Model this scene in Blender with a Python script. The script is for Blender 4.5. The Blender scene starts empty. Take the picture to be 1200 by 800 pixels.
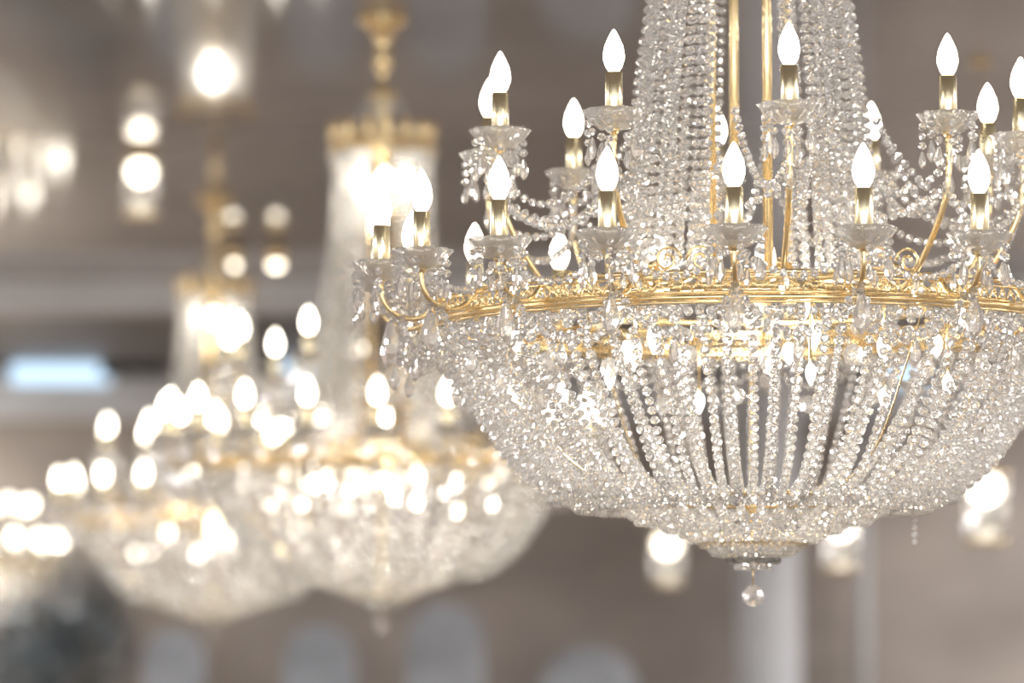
import bpy, math, random
import numpy as np
from mathutils import Vector, Matrix
random.seed(3); rng=np.random.default_rng(3)
sc=bpy.context.scene
pi=math.pi
CAMZ=1.7; F=4400.0
RZ=CAMZ+1.093          # ring height
CEIL=CAMZ+3.57

# ---------------- materials ----------------
def newmat(name):
    m=bpy.data.materials.new(name); m.use_nodes=True
    nt=m.node_tree; nt.nodes.clear()
    out=nt.nodes.new('ShaderNodeOutputMaterial')
    return m,nt,out
def principled(name,col,rough=.5,metal=0.,noise=None,bump=None,spec=.5,emis=None,estr=0):
    m,nt,out=newmat(name)
    p=nt.nodes.new('ShaderNodeBsdfPrincipled'); nt.links.new(p.outputs[0],out.inputs[0])
    p.inputs['Base Color'].default_value=(*col,1); p.inputs['Roughness'].default_value=rough
    p.inputs['Metallic'].default_value=metal
    p.inputs['Specular IOR Level'].default_value=spec
    if emis: p.inputs['Emission Color'].default_value=(*emis,1); p.inputs['Emission Strength'].default_value=estr
    if noise:
        tc=nt.nodes.new('ShaderNodeTexCoord'); mp=nt.nodes.new('ShaderNodeMapping')
        mp.inputs['Scale'].default_value=noise[0]
        n=nt.nodes.new('ShaderNodeTexNoise'); n.inputs['Scale'].default_value=1; n.inputs['Detail'].default_value=5
        r=nt.nodes.new('ShaderNodeValToRGB')
        k=noise[1]
        r.color_ramp.elements[0].position=.3; r.color_ramp.elements[1].position=.7
        r.color_ramp.elements[0].color=(*[c*(1-k) for c in col],1)
        r.color_ramp.elements[1].color=(*[min(1,c*(1+k)) for c in col],1)
        nt.links.new(tc.outputs['Object'],mp.inputs[0]); nt.links.new(mp.outputs[0],n.inputs['Vector'])
        nt.links.new(n.outputs['Fac'],r.inputs[0]); nt.links.new(r.outputs[0],p.inputs['Base Color'])
        if bump:
            b=nt.nodes.new('ShaderNodeBump'); b.inputs['Strength'].default_value=bump; b.inputs['Distance'].default_value=.05
            nt.links.new(n.outputs['Fac'],b.inputs['Height']); nt.links.new(b.outputs[0],p.inputs['Normal'])
    return m
def crystal(name,tint,fd,ft,ior=1.65):
    m,nt,out=newmat(name)
    g=nt.nodes.new('ShaderNodeBsdfGlass'); g.inputs['IOR'].default_value=ior; g.inputs['Roughness'].default_value=0.01
    g.inputs['Color'].default_value=(*tint,1)
    d=nt.nodes.new('ShaderNodeBsdfDiffuse'); d.inputs[0].default_value=(.95,.95,.95,1)
    t=nt.nodes.new('ShaderNodeBsdfTranslucent'); t.inputs[0].default_value=(.95,.95,.95,1)
    a=nt.nodes.new('ShaderNodeMixShader'); a.inputs[0].default_value=.6
    nt.links.new(d.outputs[0],a.inputs[1]); nt.links.new(t.outputs[0],a.inputs[2])
    b=nt.nodes.new('ShaderNodeMixShader'); b.inputs[0].default_value=fd
    nt.links.new(g.outputs[0],b.inputs[1]); nt.links.new(a.outputs[0],b.inputs[2])
    tr=nt.nodes.new('ShaderNodeBsdfTransparent')
    c=nt.nodes.new('ShaderNodeMixShader'); c.inputs[0].default_value=ft
    nt.links.new(b.outputs[0],c.inputs[1]); nt.links.new(tr.outputs[0],c.inputs[2])
    nt.links.new(c.outputs[0],out.inputs[0])
    return m
def emit(name,col,s):
    m,nt,out=newmat(name)
    e=nt.nodes.new('ShaderNodeEmission'); e.inputs[0].default_value=(*col,1); e.inputs[1].default_value=s
    nt.links.new(e.outputs[0],out.inputs[0]); return m
M_bead=crystal('crystal_beads',(1,1,1),.10,.0)
M_glass=crystal('cut_glass',(1,1,1),.18,.2)
M_gold=principled('polished_brass',(.90,.72,.42),.24,1.0,noise=((6,6,6),.08))
M_candle=principled('champagne_metal',(.82,.73,.50),.25,1.0,noise=((5,5,5),.06))
M_bulb=emit('lit_candle_bulb',(1,.92,.78),11)
M_lamp=emit('lantern_lamp',(1,.90,.72),6.5)
M_ceil=principled('satin_stretch_ceiling',(.31,.295,.285),.06,0,noise=((.25,.5,1),.10),bump=.010,spec=.6)
M_ceild=principled('dark_ceiling_panel',(.12,.112,.108),.35,0,noise=((.5,.5,.5),.2))
M_wall=principled('taupe_wall',(.35,.31,.278),.7,0,noise=((.35,.35,.6),.35))
M_pale=principled('pale_plaster',(.63,.65,.68),.6,0,noise=((1,1,1),.08))
M_floor=principled('brown_carpet',(.26,.20,.16),.9,0,noise=((2,2,2),.3))
M_black=principled('black_grille',(.03,.03,.03),.5,0,noise=((3,3,3),.3))
M_win=emit('daylight_pane',(.6,.8,1.0),1.25)
M_blue=principled('pale_blue_panel',(.37,.40,.44),.5,0,noise=((1.5,1.5,1.5),.35))
M_leaf=principled('dark_foliage',(.13,.16,.18),.35,0,noise=((4,4,4),.4))
M_bark=principled('bark',(.12,.08,.05),.8,0,noise=((4,4,9),.4))
M_pot=principled('glazed_pot',(.5,.5,.5),.3,0,noise=((4,4,4),.1))

# ---------------- mesh builder ----------------
class MB:
    def __init__(s): s.V=[]; s.F=[]; s.n=0
    def add(s,v,f):
        v=np.asarray(v,float); s.V.append(v); n=s.n
        s.F.extend([tuple(int(i)+n for i in q) for q in f]); s.n+=len(v)
    def lathe(s,prof,seg=16,M=None,mod=None):
        v=[];f=[];k=len(prof)
        for i,(r,z) in enumerate(prof):
            for j in range(seg):
                a=2*pi*j/seg; rr=max(r,1e-4)*(1+(mod[0]*mod[2][i]*math.cos(mod[1]*a) if mod else 0))
                v.append((rr*math.cos(a),rr*math.sin(a),z))
        for i in range(k-1):
            for j in range(seg):
                f.append((i*seg+j,i*seg+(j+1)%seg,(i+1)*seg+(j+1)%seg,(i+1)*seg+j))
        if prof[0][0]>1e-3: f.append(tuple(range(seg))[::-1])
        if prof[-1][0]>1e-3: f.append(tuple((k-1)*seg+j for j in range(seg)))
        v=np.array(v)
        if M is not None:
            M=np.array(M); v=v@M[:3,:3].T+M[:3,3]
        s.add(v,f)
    def tube(s,pts,r,seg=8,closed=False):
        P=np.array(pts,float); n=len(P)
        rr=r if hasattr(r,'__len__') else [r]*n
        if closed: T=np.roll(P,-1,0)-np.roll(P,1,0)
        else: T=np.gradient(P,axis=0)
        T/=np.linalg.norm(T,axis=1)[:,None]
        u=np.cross(T[0],[0,0,1.]); 
        if np.linalg.norm(u)<.05: u=np.cross(T[0],[1.,0,0])
        v=[];f=[]
        for i in range(n):
            u=u-T[i]*np.dot(u,T[i]); u/=np.linalg.norm(u); w=np.cross(T[i],u)
            for j in range(seg):
                a=2*pi*j/seg; v.append(P[i]+rr[i]*(math.cos(a)*u+math.sin(a)*w))
        m=n if closed else n-1
        for i in range(m):
            i2=(i+1)%n
            for j in range(seg): f.append((i*seg+j,i*seg+(j+1)%seg,i2*seg+(j+1)%seg,i2*seg+j))
        if not closed:
            f.append(tuple(range(seg))[::-1]); f.append(tuple((n-1)*seg+j for j in range(seg)))
        s.add(v,f)
    def ring(s,R,z,r,seg=8,n=128):
        s.tube([(R*math.cos(2*pi*i/n),R*math.sin(2*pi*i/n),z) for i in range(n)],r,seg,True)
    def box(s,c,d):
        x,y,z=c; a,b,h=[q/2 for q in d]
        v=[(x+i*a,y+j*b,z+k*h) for i in(-1,1) for j in(-1,1) for k in(-1,1)]
        s.add(v,[(0,1,3,2),(4,6,7,5),(0,4,5,1),(2,3,7,6),(0,2,6,4),(1,5,7,3)])
    def mesh(s,name,mat,smooth=True):
        me=bpy.data.meshes.new(name)
        me.from_pydata(np.concatenate(s.V).tolist(),[],s.F); me.update()
        me.polygons.foreach_set('use_smooth',[smooth]*len(me.polygons))
        me.materials.append(mat); return me
def obj(name,me,parent=None,loc=(0,0,0)):
    o=bpy.data.objects.new(name,me); sc.collection.objects.link(o); o.location=loc
    if parent: o.parent=parent
    return o
def spline(pts,n=8):   # catmull-rom
    P=[np.array(p,float) for p in pts]; P=[2*P[0]-P[1]]+P+[2*P[-1]-P[-2]]; o=[]
    for i in range(1,len(P)-2):
        for t in np.linspace(0,1,n,endpoint=False):
            a,b,c,d=P[i-1:i+3]
            o.append(.5*((2*b)+(-a+c)*t+(2*a-5*b+4*c-d)*t*t+(-a+3*b-3*c+d)*t**3))
    o.append(P[-2]); return o
def cyl(r,th,z): return (r*math.sin(th),-r*math.cos(th),z)   # th=0 faces -Y
def rotz(th): return Matrix.Rotation(th,4,'Z')

# ---------------- bead strings ----------------
strings=[]   # list of (path, spacing, radius)
def bead_path(path,sp=.0328,r=.0143): strings.append((np.array(path,float),sp,r))
def resample(P,sp):
    d=np.linalg.norm(np.diff(P,axis=0),axis=1); s=np.concatenate([[0],np.cumsum(d)])
    n=max(1,int(s[-1]/sp)); t=(np.arange(n)+.5)*s[-1]/n
    Q=np.stack([np.interp(t,s,P[:,k]) for k in range(3)],1)
    e=1e-3; A=np.stack([np.interp(t+e,s,P[:,k])-np.interp(t-e,s,P[:,k]) for k in range(3)],1)
    A/=np.linalg.norm(A,axis=1)[:,None]+1e-9
    return Q,A
def bead_template(seg=8):
    prof=[(.42,-.88),(1,-.32),(1,.32),(.42,.88)]
    v=[];f=[]
    for i,(r,z) in enumerate(prof):
        for j in range(seg):
            a=2*pi*(j+.5*(i//2))/seg; v.append((r*math.cos(a),r*math.sin(a),z))
    for i in range(3):
        for j in range(seg): f.append((i*seg+j,i*seg+(j+1)%seg,(i+1)*seg+(j+1)%seg,(i+1)*seg+j))
    f.append(tuple(range(seg))[::-1]); f.append(tuple(3*seg+j for j in range(seg)))
    return np.array(v),f
def build_beads(strs,name,mat):
    Qs=[];As=[];Rs=[]
    for P,sp,r in strs:
        q,a=resample(P,sp); Qs.append(q);As.append(a);Rs.append(np.full(len(q),r))
    Q=np.concatenate(Qs);A=np.concatenate(As);R=np.concatenate(Rs)*rng.uniform(.94,1.06,len(Q))
    ref=rng.normal(size=Q.shape); u=np.cross(A,ref); u/=np.linalg.norm(u,axis=1)[:,None]; w=np.cross(A,u)
    tv,tf=bead_template()
    V=Q[:,None,:]+R[:,None,None]*(tv[None,:,0,None]*u[:,None,:]+tv[None,:,1,None]*w[:,None,:]+tv[None,:,2,None]*A[:,None,:])
    N=len(tv); V=V.reshape(-1,3)
    fl=np.concatenate([np.array(x) for x in tf]); ln=np.array([len(x) for x in tf])
    L=(fl[None,:]+np.arange(len(Q))[:,None]*N).reshape(-1)
    LN=np.tile(ln,len(Q)); ST=np.concatenate([[0],np.cumsum(LN)[:-1]])
    me=bpy.data.meshes.new(name)
    me.vertices.add(len(V)); me.vertices.foreach_set('co',V.ravel())
    me.loops.add(len(L)); me.loops.foreach_set('vertex_index',L.astype(np.int32))
    me.polygons.add(len(LN)); me.polygons.foreach_set('loop_start',ST.astype(np.int32))
    me.update(calc_edges=True); me.validate()
    me.polygons.foreach_set('use_smooth',[False]*len(me.polygons))
    me.materials.append(mat); print(name,len(Q),'beads'); return me
def prof_path(prof,th,n=8):
    pts=spline([(r,0,z) for r,z in prof],n)
    return [cyl(p[0],th,p[2]) for p in pts]
def swag(p,q,s,n=14):
    p=np.array(p);q=np.array(q)
    return [p*(1-t)+q*t-np.array([0,0,4*s*t*(1-t)]) for t in np.linspace(0,1,n)]

gold=MB(); tubes=MB(); bulbs=MB(); glass=MB(); drops=MB()
def drop(p,s=1.0,seg=8):
    M=Matrix.Translation(p)@rotz(random.random()*6)
    drops.lathe([(0,0),(.009*s,-.012*s),(.021*s,-.05*s),(.024*s,-.07*s),(.016*s,-.095*s),(0,-.112*s)],seg,M)
def bulb_at(p,s=1.0,down=False):
    M=Matrix.Translation(p)@(Matrix.Rotation(pi,4,'X') if down else Matrix.Identity(4))
    bulbs.lathe([(.014*s,0),(.023*s,.012*s),(.031*s,.035*s),(.032*s,.05*s),(.027*s,.078*s),(.015*s,.105*s),(.006*s,.122*s),(0,.128*s)],14,M)
def candle(p):
    M=Matrix.Translation(p)
    gold.lathe([(.012,-.045),(.02,-.03),(.012,-.02),(.03,0),(.034,.008),(.026,.012)],12,M)
    tubes.lathe([(.024,.008),(.026,.012),(.026,.135),(.021,.14)],16,M)
    glass.lathe([(.02,-.034),(.045,-.03),(.07,-.008),(.090,.022),(.084,.026),(.064,.002),(.03,-.014),(.02,-.016)],48,M,mod=(.09,10,[0,.2,.6,1,1,.6,0,0]))
    bulb_at((p[0],p[1],p[2]+.139))
    for k in range(7):
        a=2*pi*k/7+random.random()*.4
        e=Vector(p)+Vector((.078*math.cos(a),.078*math.sin(a),.0)); h=.085 if k%2 else .06
        bead_path([e,e-Vector((0,0,h))],.027,.0122)
        drop(e-Vector((0,0,h)),.5 if k%2 else .62)
# --- main ring ---
for z,r in ((.036,.0085),(.020,.0035),(-.022,.0035),(-.036,.009)): gold.ring(1.0,z,r,8,160)
gold.ring(1.012,-.052,.004)
for i in range(160):   # pierced gallery
    th=2*pi*i/160; a=cyl(1.0,th,-.024); b=cyl(1.0,th+.02,.022); c=cyl(1.0,th+.0393,-.024)
    gold.tube([a,b],.0028,5); gold.tube([b,c],.0028,5)
    gold.lathe([(0,-.009),(.008,0),(0,.009)],6,Matrix.Translation(cyl(1.004,th+.02,.000)))
for R,z,r in ((.62,.035,.012),(.44,.09,.012),(.45,-.575,.010),(.16,-.71,.006)): gold.ring(R,z,r,8,96)
for k in range(10):
    th=2*pi*k/10+.16
    gold.tube([cyl(.03,th,.09),cyl(.44,th,.09),cyl(.62,th,.035),cyl(1.0,th,-.02)],.008,6)
for k in range(4):
    th=2*pi*k/4+.5
    gold.tube(prof_path([(.94,-.04),(.84,-.22),(.68,-.45),(.45,-.575)],th,6),.003,6)
for k in range(6):
    th=2*pi*k/6+.3; gold.tube([cyl(.02,th,-.6),cyl(.45,th,-.575)],.005,6)
gold.lathe([(.0,-.78),(.012,-.775),(.02,-.76),(.010,-.74),(.009,-.62),(.03,-.6),(.009,-.56),(.009,-.05),(.05,0),(.15,.08),(.15,.1),(.05,.11),(0,.12)],16)
for k in range(4):
    th=math.radians(20+90*k); x,y=.13*math.cos(th),.13*math.sin(th)
    gold.tube([(x,y,.1),(x,y,1.76)],.0155 if k%2 else .011,10)
# --- lower tier arms ---
LO=math.radians(-6)
for k in range(20):
    th=2*pi*k/20+LO; th2=th+2*pi/20
    cup=cyl(1.18,th,.12)
    gold.tube([cyl(r,th,z) for r,_,z in spline([(1.18,0,.085),(1.178,0,.04),(1.15,0,-.005),(1.09,0,-.03),(1.03,0,-.012),(.985,0,.03),(.93,0,.05)],5)],.008,8)
    candle(cup)
    drop(cyl(1.15,th,-.03),1.15)
    bead_path([cyl(1.15,th,.05),cyl(1.15,th,-.03)],.026,.0125)
    if k%2:
      for s in (-1,1):
        pts=[]
        for t in np.linspace(0,1,22):
            a=t*3.0*pi; rr=.042*(1-.8*t)
            pts.append(cyl(.985,th+pi/20+s*(.050-rr*math.cos(a)),.076+rr*math.sin(a)))
        gold.tube(pts,.0045,6)
    bead_path(swag(cyl(1.12,th,-.02),cyl(1.12,th2,-.02),.13),.030,.0138)
    bead_path(swag(cyl(1.17,th,.1),cyl(1.17,th2,.1),.09),.029,.0128)
    bead_path(swag(cyl(1.02,th,-.06),cyl(1.02,th2,-.06),.09),.030,.0138)
    drop(cyl(1.12,th+pi/20,-.16),.7)
# --- upper tier arms ---
UO=math.radians(4)
for k in range(10):
    th=UO+2*pi*k/10
    gold.tube([cyl(r,th,z) for r,_,z in spline([(.85,0,.48),(.853,0,.40),(.835,0,.29),(.78,0,.18),(.70,0,.07),(.64,0,.035),(.60,0,.05),(.595,0,.09),(.62,0,.11),(.64,0,.095)],5)],.0095,8)
    candle(cyl(.85,th,.52))
    th2=th+2*pi/10
    bead_path(swag(cyl(.84,th,.33),cyl(.84,th2,.33),.11),.031,.014)
    bead_path(swag(cyl(.84,th,.33),cyl(.42,th+.3,.45),.12),.031,.0135)
    bead_path(swag(cyl(.85,th,.40),cyl(.42,th-.25,.60),.16),.031,.0135)
    bead_path([cyl(.85,th,.47),cyl(.85,th,.38)],.026,.012); drop(cyl(.85,th,.38),.8)
    drop(cyl(.72,th,.08),.8)
# inner lamps
for k in range(9):
    th=2*pi*k/9+.13
    p=cyl(.80,th,.0); tubes.lathe([(.016,-.02),(.016,.02)],10,Matrix.Translation(p)); gold.tube([cyl(.80,th,.005),cyl(.80,th,.022)],.006,6); bulb_at((p[0],p[1],p[2]-.02),.52,True)
for k in range(5):
    th=2*pi*k/5+.4; p=cyl(.42,th,-.06); gold.tube([cyl(.42,th,.08),p],.006,6); bulb_at(p,.65,True)
for k in range(6):
    th=2*pi*k/6+.22; p=cyl(.62,th,-.20); gold.tube([cyl(.62,th,.035),p],.004,6); bulb_at(p,.5,True)
for k in range(6):
    th=2*pi*k/6; p=cyl(.15,th,1.60); gold.tube([(0,0,1.72),cyl(.15,th,1.68),p],.006,6); bulb_at(p,.8,True)
# --- crown, stem, canopy ---
gold.ring(.27,1.77,.012); gold.ring(.29,1.72,.009)
gold.lathe([(.275,1.72),(.285,1.74),(.27,1.775),(.262,1.775),(.275,1.74),(.268,1.72)],64)
for k in range(18):
    th=2*pi*k/18
    v=[];
    for (w,h) in [(0,-.03),(.032,.0),(.022,.035),(.03,.06),(0,.10),(-.03,.06),(-.022,.035),(-.032,0)]:
        v.append(cyl(.285+.03*max(0,h)/.1,th+w/.28,1.78+h))
    v2=[tuple(np.array(q)*np.array([.96,.96,1])) for q in v]
    gold.add(v+v2,[tuple(range(8)),tuple(range(15,7,-1))]+[(i,(i+1)%8,8+(i+1)%8,8+i) for i in range(8)])
for k in range(6):
    th=2*pi*k/6; gold.tube([cyl(.0,th,1.76),cyl(.27,th,1.76)],.007,6)
gold.lathe([(0,1.70),(.03,1.72),(.17,1.755),(.17,1.77),(.05,1.79),(.03,1.85),(.055,1.9),(.03,1.95),(.085,2.03),(.085,2.04),(.028,2.06),(.022,2.15),(.045,2.19),(.05,2.24),(.035,2.29),(.045,2.35),(.075,2.40),(.13,2.435),(.135,2.477)],24)
colprof=[(.255,1.73),(.275,1.5),(.30,1.2),(.335,.95),(.37,.7),(.40,.4),(.43,.12)]
for k in range(4):
    for j in range(10):
        th=math.radians(-5)+k*pi/2+math.radians(18+ j*(54/9))
        bead_path(prof_path(colprof,th+rng.uniform(-.01,.01)))
for k in range(4):
    for j in range(3):
        th=math.radians(-5)+k*pi/2+math.radians(28+ j*17)
        bead_path(prof_path([(.2,1.73),(.22,1.2),(.27,.8),(.31,.4),(.37,.1)],th),.033,.0138)
for j in range(24):
    th=2*pi*j/24; bead_path(swag(cyl(.08,th,2.02),cyl(.26,th,1.79),.03),.030,.0135)
    bead_path([cyl(.285,th,1.71),cyl(.285,th,1.64)],.026,.012)
# --- bowl ---
bowl=[(1.0,-.045),(.985,-.10),(.93,-.21),(.83,-.345),(.745,-.465),(.62,-.565),(.52,-.60),(.45,-.58)]
NB=88
for j in range(NB):
    th=2*pi*j/NB+rng.uniform(-.008,.008)
    k=rng.uniform(-.010,.010); tw=rng.uniform(-.02,.02)
    P=prof_path([(r+(k if 0<i<7 else 0),z) for i,(r,z) in enumerate(bowl)],0)
    n=len(P); Q=[]
    for i,p in enumerate(P):     # slight sideways drape
        a=th+tw*math.sin(pi*i/(n-1)); r=math.hypot(p[0],p[1]); Q.append(cyl(r,a,p[2]))
    bead_path(Q)
for j in range(36):
    th=2*pi*j/36+.03+rng.uniform(-.02,.02)
    bead_path(prof_path([(.95,-.04),(.90,-.2),(.78,-.34),(.66,-.45),(.55,-.53),(.45,-.57)],th),.034,.014)
for j in range(40):
    th=2*pi*j/40
    bead_path(prof_path([(.455,-.585),(.36,-.635),(.27,-.662),(.18,-.705),(.12,-.735),(.055,-.765)],th))
for R,z in ((.45,-.60),(.075,-.765),(.12,-.74),(.99,-.075),(.63,-.575),(.55,-.605),(.36,-.645),(.27,-.67)):
    bead_path([cyl(R,t,z) for t in np.linspace(0,2*pi,97)])
for j in range(9):
    p=cyl(.05,j*.7,-.77); bead_path([p,(p[0],p[1],-.80)],.022,.012)
for k in range(22):
    th=2*pi*k/22; r=.86; z=-.22+.03*(k%2)
    M=Matrix.Translation(cyl(r,th,z))@rotz(th)@Matrix.Rotation(pi/2,4,'X')
    drops.lathe([(.014,-.012),(.032,-.004),(.032,.004),(.014,.012)],8,M)
# bottom finial
gold.tube([(0,0,-.77),(0,0,-.845)],.0025,5)
drops.lathe([(0,-.035),(.018,-.031),(.031,-.015),(.035,0),(.031,.015),(.018,.031),(0,.035)],10,Matrix.Translation((0,0,-.875)))
bead_path([(0,0,-.78),(0,0,-.80)],.02,.01)

me_gold=gold.mesh('brass_frame',M_gold); me_tube=tubes.mesh('candle_tubes',M_candle)
me_bulb=bulbs.mesh('candle_bulbs',M_bulb); me_glass=glass.mesh('glass_bobeches',M_glass,True)
me_drop=drops.mesh('crystal_drops',M_glass,False); me_bead=build_beads(strings,'crystal_bead_strings',M_bead)

def chandelier(x,y,rot=0):
    e=bpy.data.objects.new('crystal_chandelier',None); sc.collection.objects.link(e)
    e.location=(x,y,RZ); e.rotation_euler[2]=rot; e.empty_display_size=.3
    for n,m in (('brass_frame',me_gold),('candle_tubes',me_tube),('candle_bulbs',me_bulb),('glass_bobeches',me_glass),('crystal_drops',me_drop),('bead_strings',me_bead)):
        obj(n,m,e)
    for z,pw in ((-.12,62),(1.5,8)):
        l=bpy.data.lights.new('lamp_glow','POINT'); l.energy=pw; l.color=(1,.92,.80); l.shadow_soft_size=.12
        o=bpy.data.objects.new('inner_lamp',l); sc.collection.objects.link(o); o.parent=e; o.location=(0,0,z)
    return e
ch1=chandelier(.752,11.73)
chandelier(-.711,20.46,.12); chandelier(-2.275,28.6,.05); chandelier(-6.25,42.2,.2)
me=build_beads([(np.array([(.50,-.05,-.585),(.50,-.05,-.72)]),.022,.010)],'loose_bead_strand',M_bead)
obj('loose_strand',me,ch1)

# ---------------- pendant lanterns ----------------
def lantern(x,y,h,name='pendant_lantern',s=1.0):
    e=bpy.data.objects.new(name,None); sc.collection.objects.link(e); e.location=(x,y,CAMZ+h)
    top=CEIL-(CAMZ+h)
    g=MB(); g.lathe([(.125*s,-.40*s),(.13*s,-.40*s),(.13*s,0),(.125*s,0)],32); obj('glass_shade',g.mesh('lantern_glass',M_glass),e)
    b=MB(); b.lathe([(0,.06*s),(.03*s,.05*s),(.14*s,.01*s),(.14*s,-.01*s),(.02*s,-.02*s),(0,-.02*s)],24); b.tube([(0,0,.05*s),(0,0,top-.02)],.005,6)
    b.lathe([(.06,top-.03),(.06,top-.003)],16); b.ring(.13*s,-.40*s,.008); obj('cap_and_cord',b.mesh('lantern_metal',M_gold),e)
    l=MB(); l.lathe([(.02,-.03*s),(.05*s,-.06*s),(.065*s,-.11*s),(.05*s,-.16*s),(0,-.19*s)],16); obj('lamp',l.mesh('lantern_lamp',M_lamp),e)
def at(px,d): return (px-600)/F*d
lantern(at(1155,22),22,1.12); lantern(at(985,26.4),26.4,1.07); lantern(at(782,29.7),29.7,1.04)
lantern(at(162,26),26,3.51,s=.95)
def spot(x,y,h):
    e=bpy.data.objects.new('ceiling_spotlight',None); sc.collection.objects.link(e); e.location=(x,y,CAMZ+h); t=CEIL-CAMZ-h
    b=MB(); b.lathe([(.07,0),(.08,0),(.08,.14),(.02,.16),(.015,t-.001)],20); obj('can',b.mesh('spot_can',M_gold),e)
    l=MB(); l.lathe([(0,-.05),(.04,-.04),(.055,-.01),(.045,.01)],16); obj('lamp',l.mesh('spot_lamp',M_lamp),e)
spot(at(270,31.5),31.5,3.38); spot(at(322,31.5),31.5,3.38)

# ---------------- room ----------------
WX=9.5; Y0=-4; Y1=44
def boxobj(name,c,d,mat):
    b=MB(); b.box((0,0,0),d); return obj(name,b.mesh(name,mat,False),None,c)
boxobj('ceiling',(0,(Y0+Y1)/2,CEIL+.1),(2*WX+.4,Y1-Y0+.4,.2),M_ceil)
boxobj('floor',(0,(Y0+Y1)/2,-.1),(2*WX+.4,Y1-Y0+.4,.2),M_floor)
boxobj('wall_back',(0,Y1+.1,CEIL/2),(2*WX,.2,CEIL),M_wall)
boxobj('wall_left',(-WX-.1,(Y0+Y1)/2,CEIL/2),(.2,Y1-Y0,CEIL),M_wall)
boxobj('wall_right',(WX+.1,(Y0+Y1)/2,CEIL/2),(.2,Y1-Y0,CEIL),M_wall)
boxobj('trim_1',(0,35,CEIL-.14),(2*WX,.5,.28),M_pale)
boxobj('trim_2',(0,39.62,CEIL-.03),(2*WX,8.7,.06),M_ceild)
boxobj('trim_3',(0,Y1-.08,CAMZ+3.14),(2*WX,.16,.5),M_pale)
boxobj('ceiling_vent',(at(155,43.8),43.8,CAMZ+3.44),(.75,.3,.14),M_black)
for i,(px,w) in enumerate(((68,1.15),(352,.5),(1065,.5))):
    boxobj('window_%d'%(i+1),(at(px,43.75),43.82,CAMZ+3.44),(w,.05,.30),M_win)
b=MB(); b.lathe([(.48,0),(.48,.25),(.40,.3),(.37,.35),(.36,4.7),(.42,4.8),(.5,4.95),(.5,CEIL-.06)],40)
obj('column',b.mesh('column',M_pale),None,(at(900,43),43,0))
b=MB(); b.lathe([(.06,0),(.06,CEIL-.06)],16); obj('trim_4',b.mesh('trim_4',M_pale),None,(at(1012,43.6),43.6,0))
def arch(px,d,w,h,mat):
    pts=[(-w/2,0)]+[(-w/2*math.cos(a),h-w/2+w/2*math.sin(a)) for a in np.linspace(0,pi,24)]+[(w/2,0)]
    n=len(pts); v=[(x,-.04,z) for x,z in pts]+[(x,.04,z) for x,z in pts]
    b=MB(); b.add(v,[tuple(range(n)),tuple(range(2*n-1,n-1,-1))]+[(i,(i+1)%n,n+(i+1)%n,n+i) for i in range(n)])
    b.box((0,.2,.03),(w*.8,.5,.06))
    obj('arched_screen_panel',b.mesh('arch',mat,False),None,(at(px,d),d,0))
arch(522,41,.85,CAMZ+.68,M_blue); arch(375,42,.8,CAMZ+.45,M_blue); arch(690,41.5,1.1,CAMZ+.22,M_blue); arch(205,42,.7,CAMZ+.4,M_blue)
def tree(x,y,H,R):
    e=bpy.data.objects.new('potted_tree',None); sc.collection.objects.link(e); e.location=(x,y,0)
    b=MB(); b.lathe([(.22,0),(.3,.45),(.33,.5),(.28,.5),(.27,.44),(0,.44)],24); obj('pot',b.mesh('pot',M_pot),e)
    b=MB(); b.tube([(0,0,.4),(.04,.02,1.0),(0,0,H-R)],[.05,.04,.03],8)
    for k in range(9):
        a=k*2.4; b.tube([(0,0,H-R*1.2),(R*.6*math.cos(a),R*.6*math.sin(a),H-R+.4*R*math.sin(k))],[.02,.008],6)
    obj('trunk',b.mesh('trunk',M_bark),e)
    b=MB()
    for k in range(600):
        u=rng.normal(size=3); u/=np.linalg.norm(u); p=u*R*rng.uniform(.3,1.0)**.5*np.array([1,1,1.2])+np.array([0,0,H-R])
        q=rng.normal(size=3); q/=np.linalg.norm(q); w=np.cross(q,u); w/=np.linalg.norm(w)+1e-6
        b.add([p,p+.06*q+.035*w,p+.16*q,p+.06*q-.035*w],[(0,1,2,3)])
    obj('leaves',b.mesh('leaves',M_leaf,False),e)
tree(at(100,39.5),39.5,CAMZ+.9,.6); tree(at(40,38.6),38.6,CAMZ+.6,.5)
for sx in (-1,1):  # area lights with made-up frames, added out of view as room fill
    for y in (3,11,19,27,33,40):
        e=bpy.data.objects.new('added_fill_panel',None); sc.collection.objects.link(e); e.location=(sx*8.3,y,CEIL)
        b=MB(); b.box((0,0,-.02),(1.3,3.3,.04)); zz=-.06 if y>35 else 0
        o=obj('frame',b.mesh('fill_panel_frame',M_pale,False),e,(0,0,zz))
        l=bpy.data.lights.new('fill_light','AREA'); l.shape='RECTANGLE'; l.size=1.2; l.size_y=3.2; l.energy=330; l.color=(1,.985,.98)
        o=bpy.data.objects.new('fill_light',l); sc.collection.objects.link(o); o.parent=e; o.location=(0,0,-.05+zz)

# ---------------- world & camera ----------------
w=bpy.data.worlds.new('world'); sc.world=w; w.use_nodes=True
bg=w.node_tree.nodes['Background']; bg.inputs[0].default_value=(.97,.99,1,1); bg.inputs[1].default_value=3.6
cam=bpy.data.cameras.new('camera'); co=bpy.data.objects.new('camera',cam); sc.collection.objects.link(co)
cam.sensor_width=36; cam.lens=36*F/1200
co.location=(0,0,CAMZ); co.rotation_euler=(pi/2+math.atan(380/F),0,0)
cam.clip_end=200
cam.dof.use_dof=True; cam.dof.focus_distance=11.0; cam.dof.aperture_fstop=1.25
sc.camera=co
sc.view_settings.view_transform='Standard'
sc.view_settings.exposure=.32
